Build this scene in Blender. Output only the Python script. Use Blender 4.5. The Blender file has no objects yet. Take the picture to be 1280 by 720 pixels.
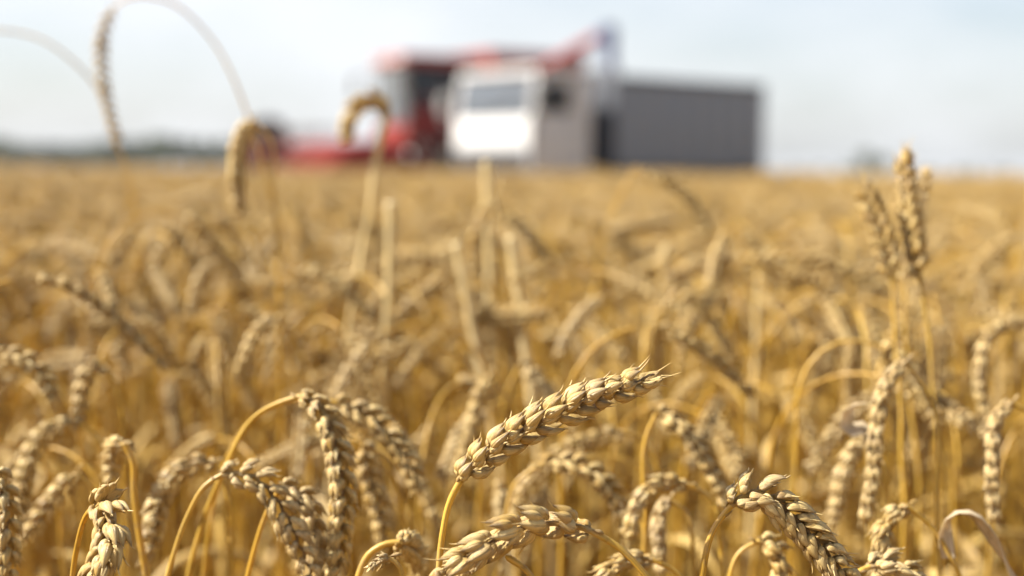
import bpy, bmesh, math, random
import numpy as np
from mathutils import Vector, Matrix, Euler

PI = math.pi
sc = bpy.context.scene
COL = sc.collection
rad = math.radians

# ------------------------------------------------------------------ camera
LENS = 50.0
FPX = 1280 * LENS / 36.0
FOCUS = 0.57
CAM_Z = 1.0
cam_d = bpy.data.cameras.new('camera'); cam = bpy.data.objects.new('camera', cam_d); COL.objects.link(cam)
cam_d.lens = LENS; cam_d.sensor_width = 36; cam_d.clip_start = 0.02; cam_d.clip_end = 9000
PITCH = math.atan((360 - 213) / FPX)
cam.location = (0, 0, CAM_Z)
cam_m = Matrix.Rotation(PI / 2 - PITCH, 4, 'X') @ Matrix.Rotation(rad(0.55), 4, 'Z')
cam_m.translation = Vector((0, 0, CAM_Z))
cam.matrix_world = cam_m
cam_d.dof.use_dof = True; cam_d.dof.focus_distance = FOCUS
cam_d.dof.aperture_fstop = 4.4
cam_d.dof.aperture_blades = 0
sc.camera = cam
CM = np.array(cam_m)

def at(px, py, d):
    v = np.array([(px - 640) / FPX * d, -(py - 360) / FPX * d, -d, 1.0])
    return (CM @ v)[:3]

# ------------------------------------------------------------------ light
SUN_DIR = Vector((-0.78, -0.02, 0.74)).normalized()      # towards the sun
SUN_EL = math.asin(SUN_DIR.z)
world = bpy.data.worlds.new('World'); sc.world = world; world.use_nodes = True
wt = world.node_tree; wt.nodes.clear()
def wn(t): return wt.nodes.new(t)
sky = wn('ShaderNodeTexSky'); sky.sky_type = 'NISHITA'; sky.sun_disc = False
sky.sun_elevation = SUN_EL; sky.sun_rotation = math.atan2(SUN_DIR.x, SUN_DIR.y)
sky.altitude = 100; sky.air_density = 1.0; sky.dust_density = 2.5; sky.ozone_density = 1.0
tc = wn('ShaderNodeTexCoord'); sep = wn('ShaderNodeSeparateXYZ'); wt.links.new(tc.outputs['Generated'], sep.inputs[0])
mp = wn('ShaderNodeMapping'); mp.inputs['Scale'].default_value = (1.0, 1.0, 2.6); mp.inputs['Location'].default_value = (3.1, 0.4, 0.7)
wt.links.new(tc.outputs['Generated'], mp.inputs[0])
nz = wn('ShaderNodeTexNoise'); nz.inputs['Scale'].default_value = 3.2; nz.inputs['Detail'].default_value = 5; nz.inputs['Roughness'].default_value = 0.55
wt.links.new(mp.outputs[0], nz.inputs['Vector'])
cr = wn('ShaderNodeValToRGB'); cr.color_ramp.elements[0].position = 0.30; cr.color_ramp.elements[1].position = 0.66
cr.color_ramp.elements[0].color = (0.35, 0.35, 0.35, 1); cr.color_ramp.elements[1].color = (1, 1, 1, 1)
wt.links.new(nz.outputs['Fac'], cr.inputs[0])
mixc = wn('ShaderNodeMix'); mixc.data_type = 'RGBA'
el = wn('ShaderNodeMapRange'); el.inputs[1].default_value = 0.12; el.inputs[2].default_value = 0.75; el.inputs[3].default_value = 1.0; el.inputs[4].default_value = 0.08
wt.links.new(sep.outputs['Z'], el.inputs[0])
cm = wn('ShaderNodeMath'); cm.operation = 'MULTIPLY'; wt.links.new(cr.outputs[0], cm.inputs[0]); wt.links.new(el.outputs[0], cm.inputs[1])
wt.links.new(cm.outputs[0], mixc.inputs[0]); wt.links.new(sky.outputs[0], mixc.inputs[6])
mixc.inputs[7].default_value = (5.4, 5.55, 5.8, 1)
bg = wn('ShaderNodeBackground'); bg.inputs['Strength'].default_value = 0.07
wt.links.new(mixc.outputs[2], bg.inputs[0])
wo = wn('ShaderNodeOutputWorld'); wt.links.new(bg.outputs[0], wo.inputs[0])

sl = bpy.data.lights.new('sun', 'SUN'); so = bpy.data.objects.new('sun', sl); COL.objects.link(so)
sl.energy = 5.0; sl.angle = rad(0.5); sl.color = (1.0, 0.96, 0.87)
so.rotation_euler = SUN_DIR.to_track_quat('Z', 'Y').to_euler(); so.location = (-20, 0, 30)

vs = sc.view_settings
vs.view_transform = 'Standard'; vs.look = 'None'; vs.gamma = 1; vs.use_curve_mapping = False
vs.exposure = 1.42
sc.render.engine = 'CYCLES'
cy = sc.cycles
cy.use_denoising = True
cy.max_bounces = 8; cy.diffuse_bounces = 4; cy.glossy_bounces = 3; cy.transmission_bounces = 6; cy.transparent_max_bounces = 8
cy.caustics_reflective = False; cy.caustics_refractive = False
cy.sample_clamp_indirect = 6

# ------------------------------------------------------------------ materials
def new_mat(name):
    m = bpy.data.materials.new(name); m.use_nodes = True
    return m, m.node_tree, m.node_tree.nodes['Principled BSDF']

def plain(name, col, rough=0.5, metal=0.0, noise=0.12, nscale=6.0, spec=0.5, dirt=None):
    """one real material with slight wear: noise over its own object space"""
    m, t, p = new_mat(name)
    c = t.nodes.new('ShaderNodeTexCoord')
    n = t.nodes.new('ShaderNodeTexNoise'); n.inputs['Scale'].default_value = nscale; n.inputs['Detail'].default_value = 6
    t.links.new(c.outputs['Object'], n.inputs['Vector'])
    mx = t.nodes.new('ShaderNodeMix'); mx.data_type = 'RGBA'
    t.links.new(n.outputs['Fac'], mx.inputs[0])
    d = dirt or (0.36, 0.28, 0.19)
    mx.inputs[6].default_value = (*col, 1)
    mx.inputs[7].default_value = (*[a * (1 - noise) + b * noise for a, b in zip(col, d)], 1)
    t.links.new(mx.outputs[2], p.inputs['Base Color'])
    p.inputs['Roughness'].default_value = rough; p.inputs['Metallic'].default_value = metal
    p.inputs['Specular IOR Level'].default_value = spec
    return m

def straw_mat(name, ca, cb, cgrey, transl, rough, streak_scale, bump, tip=True, node_dark=False):
    m, t, p = new_mat(name); N, Lk = t.nodes.new, t.links.new
    tint = N('ShaderNodeAttribute'); tint.attribute_name = 'tint'
    oi = N('ShaderNodeObjectInfo')
    uv = N('ShaderNodeUVMap'); uv.uv_map = 'UVMap'
    mx1 = N('ShaderNodeMix'); mx1.data_type = 'RGBA'
    mx1.inputs[6].default_value = (*ca, 1); mx1.inputs[7].default_value = (*cb, 1)
    Lk(tint.outputs['Fac'], mx1.inputs[0])
    # weathered grey straw on some stalks
    rr = N('ShaderNodeMapRange'); rr.inputs[1].default_value = 0.55; rr.inputs[2].default_value = 1.0; rr.inputs[3].default_value = 0.0; rr.inputs[4].default_value = 0.42
    Lk(oi.outputs['Random'], rr.inputs[0])
    mx2 = N('ShaderNodeMix'); mx2.data_type = 'RGBA'; mx2.inputs[7].default_value = (*cgrey, 1)
    Lk(rr.outputs[0], mx2.inputs[0]); Lk(mx1.outputs[2], mx2.inputs[6])
    # veins along the husk or stem
    mpn = N('ShaderNodeMapping'); mpn.inputs['Scale'].default_value = streak_scale
    Lk(uv.outputs[0], mpn.inputs[0])
    ns = N('ShaderNodeTexNoise'); ns.inputs['Scale'].default_value = 1.0; ns.inputs['Detail'].default_value = 3
    Lk(mpn.outputs[0], ns.inputs['Vector'])
    st = N('ShaderNodeMapRange'); st.inputs[1].default_value = 0.3; st.inputs[2].default_value = 0.7; st.inputs[3].default_value = 0.55; st.inputs[4].default_value = 1.14
    Lk(ns.outputs['Fac'], st.inputs[0])
    mul = N('ShaderNodeMix'); mul.data_type = 'RGBA'; mul.blend_type = 'MULTIPLY'; mul.inputs[0].default_value = 1
    Lk(mx2.outputs[2], mul.inputs[6]); Lk(st.outputs[0], mul.inputs[7])
    last = mul.outputs[2]
    # brown weather specks
    tc = N('ShaderNodeTexCoord')
    n2 = N('ShaderNodeTexNoise'); n2.inputs['Scale'].default_value = 260; n2.inputs['Detail'].default_value = 4
    Lk(tc.outputs['Object'], n2.inputs['Vector'])
    sp = N('ShaderNodeMapRange'); sp.inputs[1].default_value = 0.58; sp.inputs[2].default_value = 0.72; sp.inputs[3].default_value = 0; sp.inputs[4].default_value = 0.5
    Lk(n2.outputs['Fac'], sp.inputs[0])
    mx3 = N('ShaderNodeMix'); mx3.data_type = 'RGBA'; mx3.inputs[7].default_value = (0.20, 0.115, 0.045, 1)
    Lk(sp.outputs[0], mx3.inputs[0]); Lk(last, mx3.inputs[6]); last = mx3.outputs[2]
    n3 = N('ShaderNodeTexNoise'); n3.inputs['Scale'].default_value = 95; n3.inputs['Detail'].default_value = 5
    Lk(tc.outputs['Object'], n3.inputs['Vector'])
    gm = N('ShaderNodeMapRange'); gm.inputs[1].default_value = 0.5; gm.inputs[2].default_value = 0.75; gm.inputs[3].default_value = 0; gm.inputs[4].default_value = 0.38
    Lk(n3.outputs['Fac'], gm.inputs[0])
    mx5 = N('ShaderNodeMix'); mx5.data_type = 'RGBA'; mx5.inputs[7].default_value = (0.42, 0.33, 0.24, 1)
    Lk(gm.outputs[0], mx5.inputs[0]); Lk(last, mx5.inputs[6]); last = mx5.outputs[2]
    if tip:
        sx = N('ShaderNodeSeparateXYZ'); Lk(uv.outputs[0], sx.inputs[0])
        add = N('ShaderNodeMath'); add.operation = 'MULTIPLY_ADD'; add.inputs[1].default_value = 0.35; Lk(ns.outputs['Fac'], add.inputs[0]); Lk(sx.outputs['Y'], add.inputs[2])
        tp = N('ShaderNodeMapRange'); tp.inputs[1].default_value = 0.92; tp.inputs[2].default_value = 1.16; tp.inputs[3].default_value = 0; tp.inputs[4].default_value = 0.7
        Lk(add.outputs[0], tp.inputs[0])
        mx4 = N('ShaderNodeMix'); mx4.data_type = 'RGBA'; mx4.inputs[7].default_value = (0.22, 0.13, 0.06, 1)
        Lk(tp.outputs[0], mx4.inputs[0]); Lk(last, mx4.inputs[6]); last = mx4.outputs[2]
    Lk(last, p.inputs['Base Color'])
    p.inputs['Roughness'].default_value = rough; p.inputs['Specular IOR Level'].default_value = 0.5
    bp = N('ShaderNodeBump'); bp.inputs['Strength'].default_value = bump; bp.inputs['Distance'].default_value = 0.0006
    Lk(ns.outputs['Fac'], bp.inputs['Height']); Lk(bp.outputs[0], p.inputs['Normal'])
    tr = N('ShaderNodeBsdfTranslucent'); Lk(last, tr.inputs['Color'])
    ms = N('ShaderNodeMixShader'); ms.inputs[0].default_value = transl
    Lk(p.outputs[0], ms.inputs[1]); Lk(tr.outputs[0], ms.inputs[2])
    Lk(ms.outputs[0], t.nodes['Material Output'].inputs['Surface'])
    return m

M_EAR = straw_mat('wheat_husk', (0.52, 0.315, 0.075), (0.82, 0.61, 0.255), (0.64, 0.48, 0.26), 0.20, 0.42, (20, 1.3, 1), 1.0)
M_STEM = straw_mat('wheat_straw', (0.60, 0.335, 0.032), (0.72, 0.465, 0.08), (0.60, 0.42, 0.12), 0.30, 0.38, (9, 0.8, 1), 0.25, tip=False)
M_LEAF = straw_mat('dry_wheat_leaf', (0.58, 0.345, 0.06), (0.68, 0.48, 0.145), (0.58, 0.43, 0.20), 0.40, 0.55, (22, 3, 1), 0.3, tip=False)
M_PALE = straw_mat('bleached_wheat_leaf', (0.76, 0.60, 0.37), (0.80, 0.67, 0.46), (0.74, 0.60, 0.40), 0.35, 0.55, (22, 3, 1), 0.3, tip=False)
M_DRY = straw_mat('bleached_straw', (0.68, 0.50, 0.20), (0.75, 0.59, 0.30), (0.70, 0.54, 0.28), 0.2, 0.5, (9, 0.8, 1), 0.25, tip=False)
WHEAT_MATS = [M_EAR, M_STEM, M_LEAF, M_PALE]

# ------------------------------------------------------------------ wheat geometry
class Geo:
    def __init__(s): s.v = []; s.q = []; s.uv = []; s.t = []; s.mi = []; s.n = 0
    def add(s, v, q, uv, tint, mi=0):
        s.v.append(v); s.q.append(q + s.n); s.uv.append(uv)
        s.t.append(np.full(len(v), tint, np.float32) if np.isscalar(tint) else tint)
        s.mi.append(np.full(len(q), mi, np.int32)); s.n += len(v)
    def join(s, o, mi=0, R=None, T=None, k=1.0):
        for v, q, uv, t in zip(o.v, o.q, o.uv, o.t): pass
        v = np.concatenate(o.v)
        if R is not None: v = (v * k) @ R.T + T
        s.add(v, np.concatenate(o.q), np.concatenate(o.uv), np.concatenate(o.t), mi)
        s.mi[-1] = np.concatenate(o.mi) + mi
    def mesh(s, name, mats):
        v = np.concatenate(s.v).astype(np.float32); q = np.concatenate(s.q).astype(np.int32)
        uv = np.concatenate(s.uv).astype(np.float32); t = np.concatenate(s.t).astype(np.float32)
        mi = np.concatenate(s.mi)
        m = bpy.data.meshes.new(name)
        m.vertices.add(len(v)); m.vertices.foreach_set('co', v.ravel())
        m.loops.add(q.size); m.loops.foreach_set('vertex_index', q.ravel())
        m.polygons.add(len(q)); m.polygons.foreach_set('loop_start', np.arange(0, q.size, 4, dtype=np.int32))
        m.polygons.foreach_set('material_index', mi.astype(np.int32))
        m.polygons.foreach_set('use_smooth', np.ones(len(q), bool))
        m.update(calc_edges=True)
        ul = m.uv_layers.new(name='UVMap'); ul.data.foreach_set('uv', uv[q.ravel()].ravel())
        a = m.attributes.new('tint', 'FLOAT', 'POINT'); a.data.foreach_set('value', t)
        for x in mats: m.materials.append(x)
        m.validate(); m.update()
        return m

def unit(a): return a / (np.linalg.norm(a, axis=-1, keepdims=True) + 1e-12)

def spline(P, step):
    """Catmull-Rom through P, resampled evenly"""
    P = np.asarray(P, float)
    h = np.maximum(np.linalg.norm(np.diff(P, axis=0), axis=1), 1e-9); d = np.diff(P, axis=0) / h[:, None]
    m = np.empty_like(P); m[0] = d[0]; m[-1] = d[-1]
    if len(P) > 2:
        w = h[:-1] / (h[:-1] + h[1:]); m[1:-1] = d[:-1] * (1 - w)[:, None] + d[1:] * w[:, None]
        m[0] = 1.5 * d[0] - 0.5 * m[1]; m[-1] = 1.5 * d[-1] - 0.5 * m[-2]
    out = []
    for i in range(len(P) - 1):
        n = max(3, int(h[i] / step) + 2); t = np.linspace(0, 1, n, endpoint=False)[:, None]
        out.append((2 * t ** 3 - 3 * t ** 2 + 1) * P[i] + (t ** 3 - 2 * t ** 2 + t) * h[i] * m[i] + (3 * t ** 2 - 2 * t ** 3) * P[i + 1] + (t ** 3 - t ** 2) * h[i] * m[i + 1])
    out.append(P[-1][None]); Q = np.concatenate(out)
    s = np.concatenate([[0], np.cumsum(np.linalg.norm(np.diff(Q, axis=0), axis=1))])
    k = max(4, int(s[-1] / step) + 1); u = np.linspace(0, s[-1], k)
    return np.stack([np.interp(u, s, Q[:, j]) for j in range(3)], 1), s[-1]

def frames(P, ref=(0, -1, 0.01)):
    T = unit(np.gradient(P, axis=0)); Nn = np.zeros_like(T); n = np.array(ref, float)
    for i in range(len(P)):
        n = n - T[i] * np.dot(n, T[i])
        if np.linalg.norm(n) < 1e-6: n = np.cross(T[i], [1, 0.2, 0.1])
        n = n / np.linalg.norm(n); Nn[i] = n
    return T, Nn, np.cross(T, Nn)

def grid_quads(nr, nc, close=True):
    i = np.arange(nr - 1)[:, None]; j = np.arange(nc if close else nc - 1)[None]
    j2 = (j + 1) % nc
    a = i * nc + j; b = i * nc + j2; c = (i + 1) * nc + j2; d = (i + 1) * nc + j
    return np.stack([a, b, c, d], -1).reshape(-1, 4)

def tube(P, R, nc=8, ref=(0, -1, 0.01), squash=1.0):
    T, Nn, B = frames(P, ref); R = np.broadcast_to(np.asarray(R, float), (len(P),))
    a = np.linspace(0, 2 * PI, nc, endpoint=False)
    v = P[:, None] + R[:, None, None] * (np.cos(a)[None, :, None] * Nn[:, None] + squash * np.sin(a)[None, :, None] * B[:, None])
    s = np.concatenate([[0], np.cumsum(np.linalg.norm(np.diff(P, axis=0), axis=1))]) * 40
    uv = np.stack([np.broadcast_to(np.abs(a / PI - 1)[None], (len(P), nc)), np.broadcast_to(s[:, None], (len(P), nc))], -1)
    return v.reshape(-1, 3), grid_quads(len(P), nc), uv.reshape(-1, 2)

_H = {}
def husk_template(nu, nv):
    """unit husk: base at the origin, length along +Z, keel towards +Y, widths -0.5..0.5; returns (verts, quads, uv)"""
    if (nu, nv) in _H: return _H[nu, nv]
    u = np.linspace(0.0, 1, nu + 1); u = u ** 0.9
    r = np.sin(PI * np.clip(u, 0.015, 0.985) ** 0.64) ** 0.85 * (1 - 0.28 * u)
    r[-1] = 0.015; r[0] = 0.22
    a = np.linspace(0, 2 * PI, nv, endpoint=False) + PI / 2
    s, c = np.sin(a), np.cos(a)
    ys = np.where(s > 0, s * 0.85 + 0.28 * np.maximum(s, 0) ** 8, 0.55 * s)
    V = np.zeros((nu + 1, nv, 3))
    V[:, :, 0] = 0.5 * r[:, None] * c[None]
    V[:, :, 1] = 0.5 * r[:, None] * ys[None] + (0.34 * np.sin(PI * u) * 0.5 - 0.10 * u)[:, None]
    V[:, :, 2] = u[:, None]
    uv = np.zeros((nu + 1, nv, 2)); uv[:, :, 0] = np.abs(((a - PI / 2) / PI) - 1)[None]; uv[:, :, 1] = u[:, None]
    _H[nu, nv] = (V.reshape(-1, 3), grid_quads(nu + 1, nv), uv.reshape(-1, 2))
    return _H[nu, nv]

def put_husk(g, base, axis, out, L, W, T, res, tint, rng, awn=0.0):
    if res[0] > 6 and rng.uniform() < .05: L *= .55; awn = 0
    z = axis / np.linalg.norm(axis); y = out - z * np.dot(out, z); y /= np.linalg.norm(y); x = np.cross(y, z)
    v, q, uv = husk_template(*res)
    w = v * np.array([W, T, L]); R = np.stack([x, y, z], 1)
    g.add(w @ R.T + base, q, uv, tint)
    if awn > 0:
        tip = base + z * L * 0.97 - y * T * 0.10
        d2 = unit(z + y * rng.uniform(-.1, .25) + x * rng.uniform(-.25, .25)); d3 = unit(d2 + y * rng.uniform(-.1, .5) + x * rng.uniform(-.3, .3))
        P = np.array([tip - z * L * 0.08, tip + d2 * awn * .35, tip + d2 * awn * .6 + d3 * awn * .12, tip + d2 * awn * .6 + d3 * awn * .42])
        v, q, uv = tube(P, [0.00042, 0.00026, 0.00018, 0.00004], 4)
        uv = uv * 0 + np.array([.5, .6]); g.add(v, q, uv, min(1, tint + .2))

def build_ear(P, roll=0.6, n=20, size=1.0, res=(8, 8), seed=0, full=3, ref=(0, -1, 0.01), awns=True, spread=1.0, rachis=True, tc=8, gap=False):
    """ear along the curve P (base to tip). Returns (rachis Geo, [spikelet Geo, ...])"""
    rng = np.random.default_rng(seed)
    P, L = spline(P, 0.002); T, Nn, B = frames(P, ref)
    c, s = math.cos(roll), math.sin(roll)
    nn = Nn * c + B * s; bb = np.cross(T, nn)
    core = Geo()
    if rachis:
        zig = P + nn * (0.0006 * np.sin(np.linspace(0, n * PI, len(P))))[:, None]
        v, q, uv = tube(zig, np.linspace(0.0013, 0.0005, len(P)), 6); core.add(v, q, uv, 0.2)
    spk = []
    step = L * 0.93 / n
    for i in range(n + 1):
        f = i / n
        sg = 1 if i % 2 else -1
        s0 = (0.012 + 0.93 * f) * (len(P) - 1); k = min(int(s0), len(P) - 1)
        p, t, nv, bv = P[k], T[k], nn[k], bb[k]
        g = Geo()
        env = (0.74 + 0.26 * min(1, f / 0.16)) * (1 - 0.30 * max(0, (f - 0.55) / 0.45))
        S = 0.0116 * size * env * rng.uniform(0.93, 1.07)
        al = rad(25 + rng.uniform(-5, 6)) * spread * (1 - 0.35 * f)
        tw = rng.uniform(-0.12, 0.12)
        nv2 = unit(nv + bv * tw); bv2 = np.cross(t, nv2)
        if i == n: al, sg = 0.0, 1
        ax = t * math.cos(al) + sg * nv2 * math.sin(al); out = sg * nv2 * math.cos(al) - t * math.sin(al)
        b0 = p + sg * nv2 * 0.0009
        W, Th = 0.0054 * size * (0.75 + 0.25 * env), 0.0052 * size * (0.75 + 0.25 * env)
        tin = lambda: float(np.clip(rng.normal(0.5, 0.28), 0, 1))
        aw = lambda lo, hi: rng.uniform(lo, hi) * size if awns else 0.0
        top = max(0.0, (f - 0.45) / 0.55)
        if full >= 4:
            if rng.uniform() < .75:
                e = rng.choice([-1, 1]); put_husk(g, b0 + bv2 * e * 0.0016 * size + out * .0004, unit(ax + bv2 * e * rng.uniform(.35, .6) + out * rng.uniform(.05, .3)), unit(out * 0.5 + bv2 * e), S * rng.uniform(.55, .85), W * 0.75, Th * 0.3, res, 0.95, rng, aw(.001, .004))
            for e in (-1, 1):     # glumes, then the two big lemmas, then the middle floret
                put_husk(g, b0 + bv2 * e * 0.0012 * size, unit(ax + bv2 * e * rng.uniform(.26, .42) + out * rng.uniform(-.02, .12)), unit(out * 0.75 + bv2 * e * 0.9), S * 0.74, W * 0.86, Th * 0.8, res, tin(), rng, aw(.0008, .002))
            for e in (-1, 1):
                put_husk(g, b0 + bv2 * e * 0.0010 * size + ax * S * 0.16 + out * 0.0006, unit(ax + bv2 * e * rng.uniform(.14, .3) + out * rng.uniform(.0, .20)), unit(out + bv2 * e * 0.55), S * 0.92, W, Th, res, tin(), rng, aw(.001, .003) + top * aw(.0, .007))
            put_husk(g, b0 + ax * S * 0.34 + out * 0.0014, unit(ax + out * rng.uniform(.05, .3) + bv2 * rng.uniform(-.15, .15)), out, S * 0.74, W * 0.86, Th * 0.85, res, tin(), rng, aw(.001, .003) + top * aw(0, .007))
        elif full == 3:
            for e in (-1, 1):
                put_husk(g, b0 + bv2 * e * 0.0011 * size, unit(ax + bv2 * e * 0.26), unit(out + bv2 * e * 0.6), S * 0.95, W, Th, res, tin(), rng)
            put_husk(g, b0 + ax * S * 0.30 + out * 0.0010, unit(ax + out * 0.12), out, S * 0.8, W * 0.9, Th, res, tin(), rng)
        else:
            put_husk(g, b0, ax, out, S * 1.15, W * 1.7, Th * 1.2, res, tin(), rng)
        spk.append(g)
    if rachis and full >= 3:      # shrivelled bracts on the collar under the ear
        for j in range(3):
            k = 0; e = (-1) ** j
            base = P[0] - T[0] * (0.0035 * (j - 0.4)); ax = unit(T[0] + e * nn[0] * 0.22)
            put_husk(core, base + e * nn[0] * 0.0009, ax, e * nn[0] + bb[0] * .3, 0.0052, 0.0022, 0.0018, (5, 6), 0.1, rng)
    return core, spk

def build_stem(P, r0=0.0017, r1=0.00105, nodes=True, nc=8, seed=0, step=0.006, ref=(0, -1, 0.01)):
    P, L = spline(P, step); f = np.linspace(0, 1, len(P)); R = r0 + (r1 - r0) * f
    t = np.full(len(P), 0.55)
    if nodes:
        for q in (0.25, 0.55):
            b = np.exp(-((f - q) * L / 0.004) ** 2); R = R * (1 + 0.55 * b)
    rng = np.random.default_rng(seed); sl_ = f * L
    for q in range(3): P[:, q] += 0.0005 * np.sin(sl_ * rng.uniform(50, 110) + rng.uniform(0, 6)) * np.minimum(1, (1 - f) * 12)
    R = R * (1 + 0.05 * np.sin(f * L * 60 + rng.uniform(0, 6)))
    v, q, uv = tube(P, R, nc, ref); g = Geo(); g.add(v, q, uv, np.repeat(np.clip(0.5 + 0.3 * np.sin(f * 7 + rng.uniform(0, 6)), 0, 1), nc).astype(np.float32))
    return g

def build_leaf(P, w=0.0085, twist=2.0, seed=0, nc=6, step=0.006, cup=0.5, ref=(0, -1, 0.2)):
    P, L = spline(P, step); T, Nn, B = frames(P, ref); rng = np.random.default_rng(seed)
    f = np.linspace(0, 1, len(P)); W = w * np.sin(PI * np.clip(0.18 + 0.82 * f, 0, 0.985)) ** 0.6
    ang = twist * f + 0.5 * np.sin(f * 9 + rng.uniform(0, 6)); a = np.linspace(-1, 1, nc)
    nr = Nn * np.cos(ang)[:, None] + B * np.sin(ang)[:, None]; bi = np.cross(T, nr)
    cp = cup * (0.6 + 0.5 * np.sin(f * 5 + rng.uniform(0, 6)))
    top = P[:, None] + 0.5 * W[:, None, None] * (a[None, :, None] * bi[:, None] + (cp[:, None] * a[None] ** 2)[..., None] * nr[:, None])
    th = 0.00022
    bot = top[:, ::-1] - nr[:, None] * th
    v = np.concatenate([top, bot], 1)
    uu = np.concatenate([a, a[::-1]]) * .5 + .5
    uv = np.stack([np.broadcast_to(uu[None], v.shape[:2]), np.broadcast_to((f * L * 20)[:, None], v.shape[:2])], -1)
    g = Geo(); g.add(v.reshape(-1, 3), grid_quads(len(P), 2 * nc), uv.reshape(-1, 2), float(rng.uniform(.2, .9)))
    return g

def merge(core, spk):
    g = Geo()
    if core.n: g.join(core)
    for s in spk: g.join(s)
    return g

def stalk_curve(rng, bend, ear_len, top=0.88, lean=0.05, hook=0.14):
    """stem and ear polylines in the x-z plane, highest point at z = top"""
    h = 1.02; n = 150; ds = (h + ear_len) / n
    s = np.arange(n + 1) * ds
    s1 = h - hook; phi = lean * s / h
    k = np.clip((s - s1) / (hook + ear_len * 0.55), 0, 1); k = k * k * (3 - 2 * k)
    phi = phi + bend * k
    wob = 0.06 * np.sin(s * rng.uniform(4, 9) + rng.uniform(0, 6))
    d = np.stack([np.sin(phi), wob * np.cos(phi) * 0.7, np.cos(phi)], 1)
    P = np.concatenate([[[0, 0, 0]], np.cumsum(d[:-1] * ds, axis=0)])
    P[:, 2] += top - P[:, 2].max()
    i0 = int(np.argmax(P[:, 2] > 0)); i0 = max(i0, 0)
    P = P[i0:]; P[:, :2] -= P[0, :2]; P[0, 2] = 0
    ne = int(round(ear_len / ds))
    return P[:len(P) - ne], P[len(P) - ne - 1:]

# ------------------------------------------------------------------ object helpers
def link(name, data, parent=None, label=None):
    o = bpy.data.objects.new(name, data); COL.objects.link(o)
    if parent is not None: o.parent = parent
    if label: o['label'] = label
    return o

def thing(name, label, cat, loc=(0, 0, 0), rz=0.0, group=None):
    o = bpy.data.objects.new(name, None); COL.objects.link(o); o.empty_display_size = 0.1
    o.location = loc; o.rotation_euler = (0, 0, rz); o['label'] = label; o['category'] = cat
    if group: o['group'] = group
    return o

# ------------------------------------------------------------------ ground and far field
def sheet(name, xs, ys, zf, mat, kind):
    X, Y = np.meshgrid(xs, ys); Z = zf(X, Y)
    v = np.stack([X, Y, Z], -1).reshape(-1, 3); g = Geo()
    g.add(v, grid_quads(len(ys), len(xs), False), v[:, :2].copy(), 0.5)
    o = link(name, g.mesh(name, [mat])); o['kind'] = kind
    return o

def soil_mat():
    m, t, p = new_mat('dry_soil'); N, Lk = t.nodes.new, t.links.new
    c = N('ShaderNodeTexCoord')
    n = N('ShaderNodeTexNoise'); n.inputs['Scale'].default_value = 9; n.inputs['Detail'].default_value = 9; Lk(c.outputs['Object'], n.inputs[0])
    r = N('ShaderNodeValToRGB'); r.color_ramp.elements[0].position = .35; r.color_ramp.elements[1].position = .7
    r.color_ramp.elements[0].color = (0.12, 0.07, 0.03, 1); r.color_ramp.elements[1].color = (0.32, 0.19, 0.06, 1)
    Lk(n.outputs['Fac'], r.inputs[0]); Lk(r.outputs[0], p.inputs['Base Color']); p.inputs['Roughness'].default_value = 0.95
    b = N('ShaderNodeBump'); b.inputs['Distance'].default_value = 0.03; Lk(n.outputs['Fac'], b.inputs['Height']); Lk(b.outputs[0], p.inputs['Normal'])
    return m

def crop_mat():
    m, t, p = new_mat('far_crop'); N, Lk = t.nodes.new, t.links.new
    c = N('ShaderNodeTexCoord')
    n = N('ShaderNodeTexNoise'); n.inputs['Scale'].default_value = 1.2; n.inputs['Detail'].default_value = 10; n.inputs['Roughness'].default_value = .7; Lk(c.outputs['Object'], n.inputs[0])
    r = N('ShaderNodeValToRGB'); r.color_ramp.elements[0].position = .35; r.color_ramp.elements[1].position = .68
    r.color_ramp.elements[0].color = (0.36, 0.21, 0.06, 1); r.color_ramp.elements[1].color = (0.66, 0.45, 0.16, 1)
    Lk(n.outputs['Fac'], r.inputs[0]); Lk(r.outputs[0], p.inputs['Base Color']); p.inputs['Roughness'].default_value = 0.8
    return m

rs = np.random.default_rng(5)
gx = np.concatenate([-np.geomspace(3000, 3, 26), [0], np.geomspace(3, 3000, 26)])
gy = np.concatenate([-np.geomspace(3000, 3, 20), [0], np.geomspace(3, 3000, 40)])
sheet('ground', gx, gy, lambda X, Y: 0 * X, soil_mat(), 'structure')
fx = np.concatenate([-np.geomspace(2900, 1.5, 90), [0], np.geomspace(1.5, 2900, 90)])
fy = np.concatenate([[64.0], np.geomspace(64.6, 2900, 150)])
def far_h(X, Y):
    z = 0.82 + rs.normal(0, 0.035, X.shape); z[0, :] = 0.02
    return z
sheet('far_wheat', fx, fy, far_h, crop_mat(), 'stuff')

# ------------------------------------------------------------------ far trees
def leaf_mat(name, a, b):
    m, t, p = new_mat(name); N, Lk = t.nodes.new, t.links.new
    at_ = N('ShaderNodeAttribute'); at_.attribute_name = 'tint'
    mx = N('ShaderNodeMix'); mx.data_type = 'RGBA'; mx.inputs[6].default_value = (*a, 1); mx.inputs[7].default_value = (*b, 1)
    Lk(at_.outputs['Fac'], mx.inputs[0]); Lk(mx.outputs[2], p.inputs['Base Color']); p.inputs['Roughness'].default_value = .6
    return m
M_LEAVES = leaf_mat('tree_leaves', (0.035, 0.06, 0.02), (0.07, 0.10, 0.035))
M_BARK = plain('bark', (0.16, 0.12, 0.09), .9)

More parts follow.
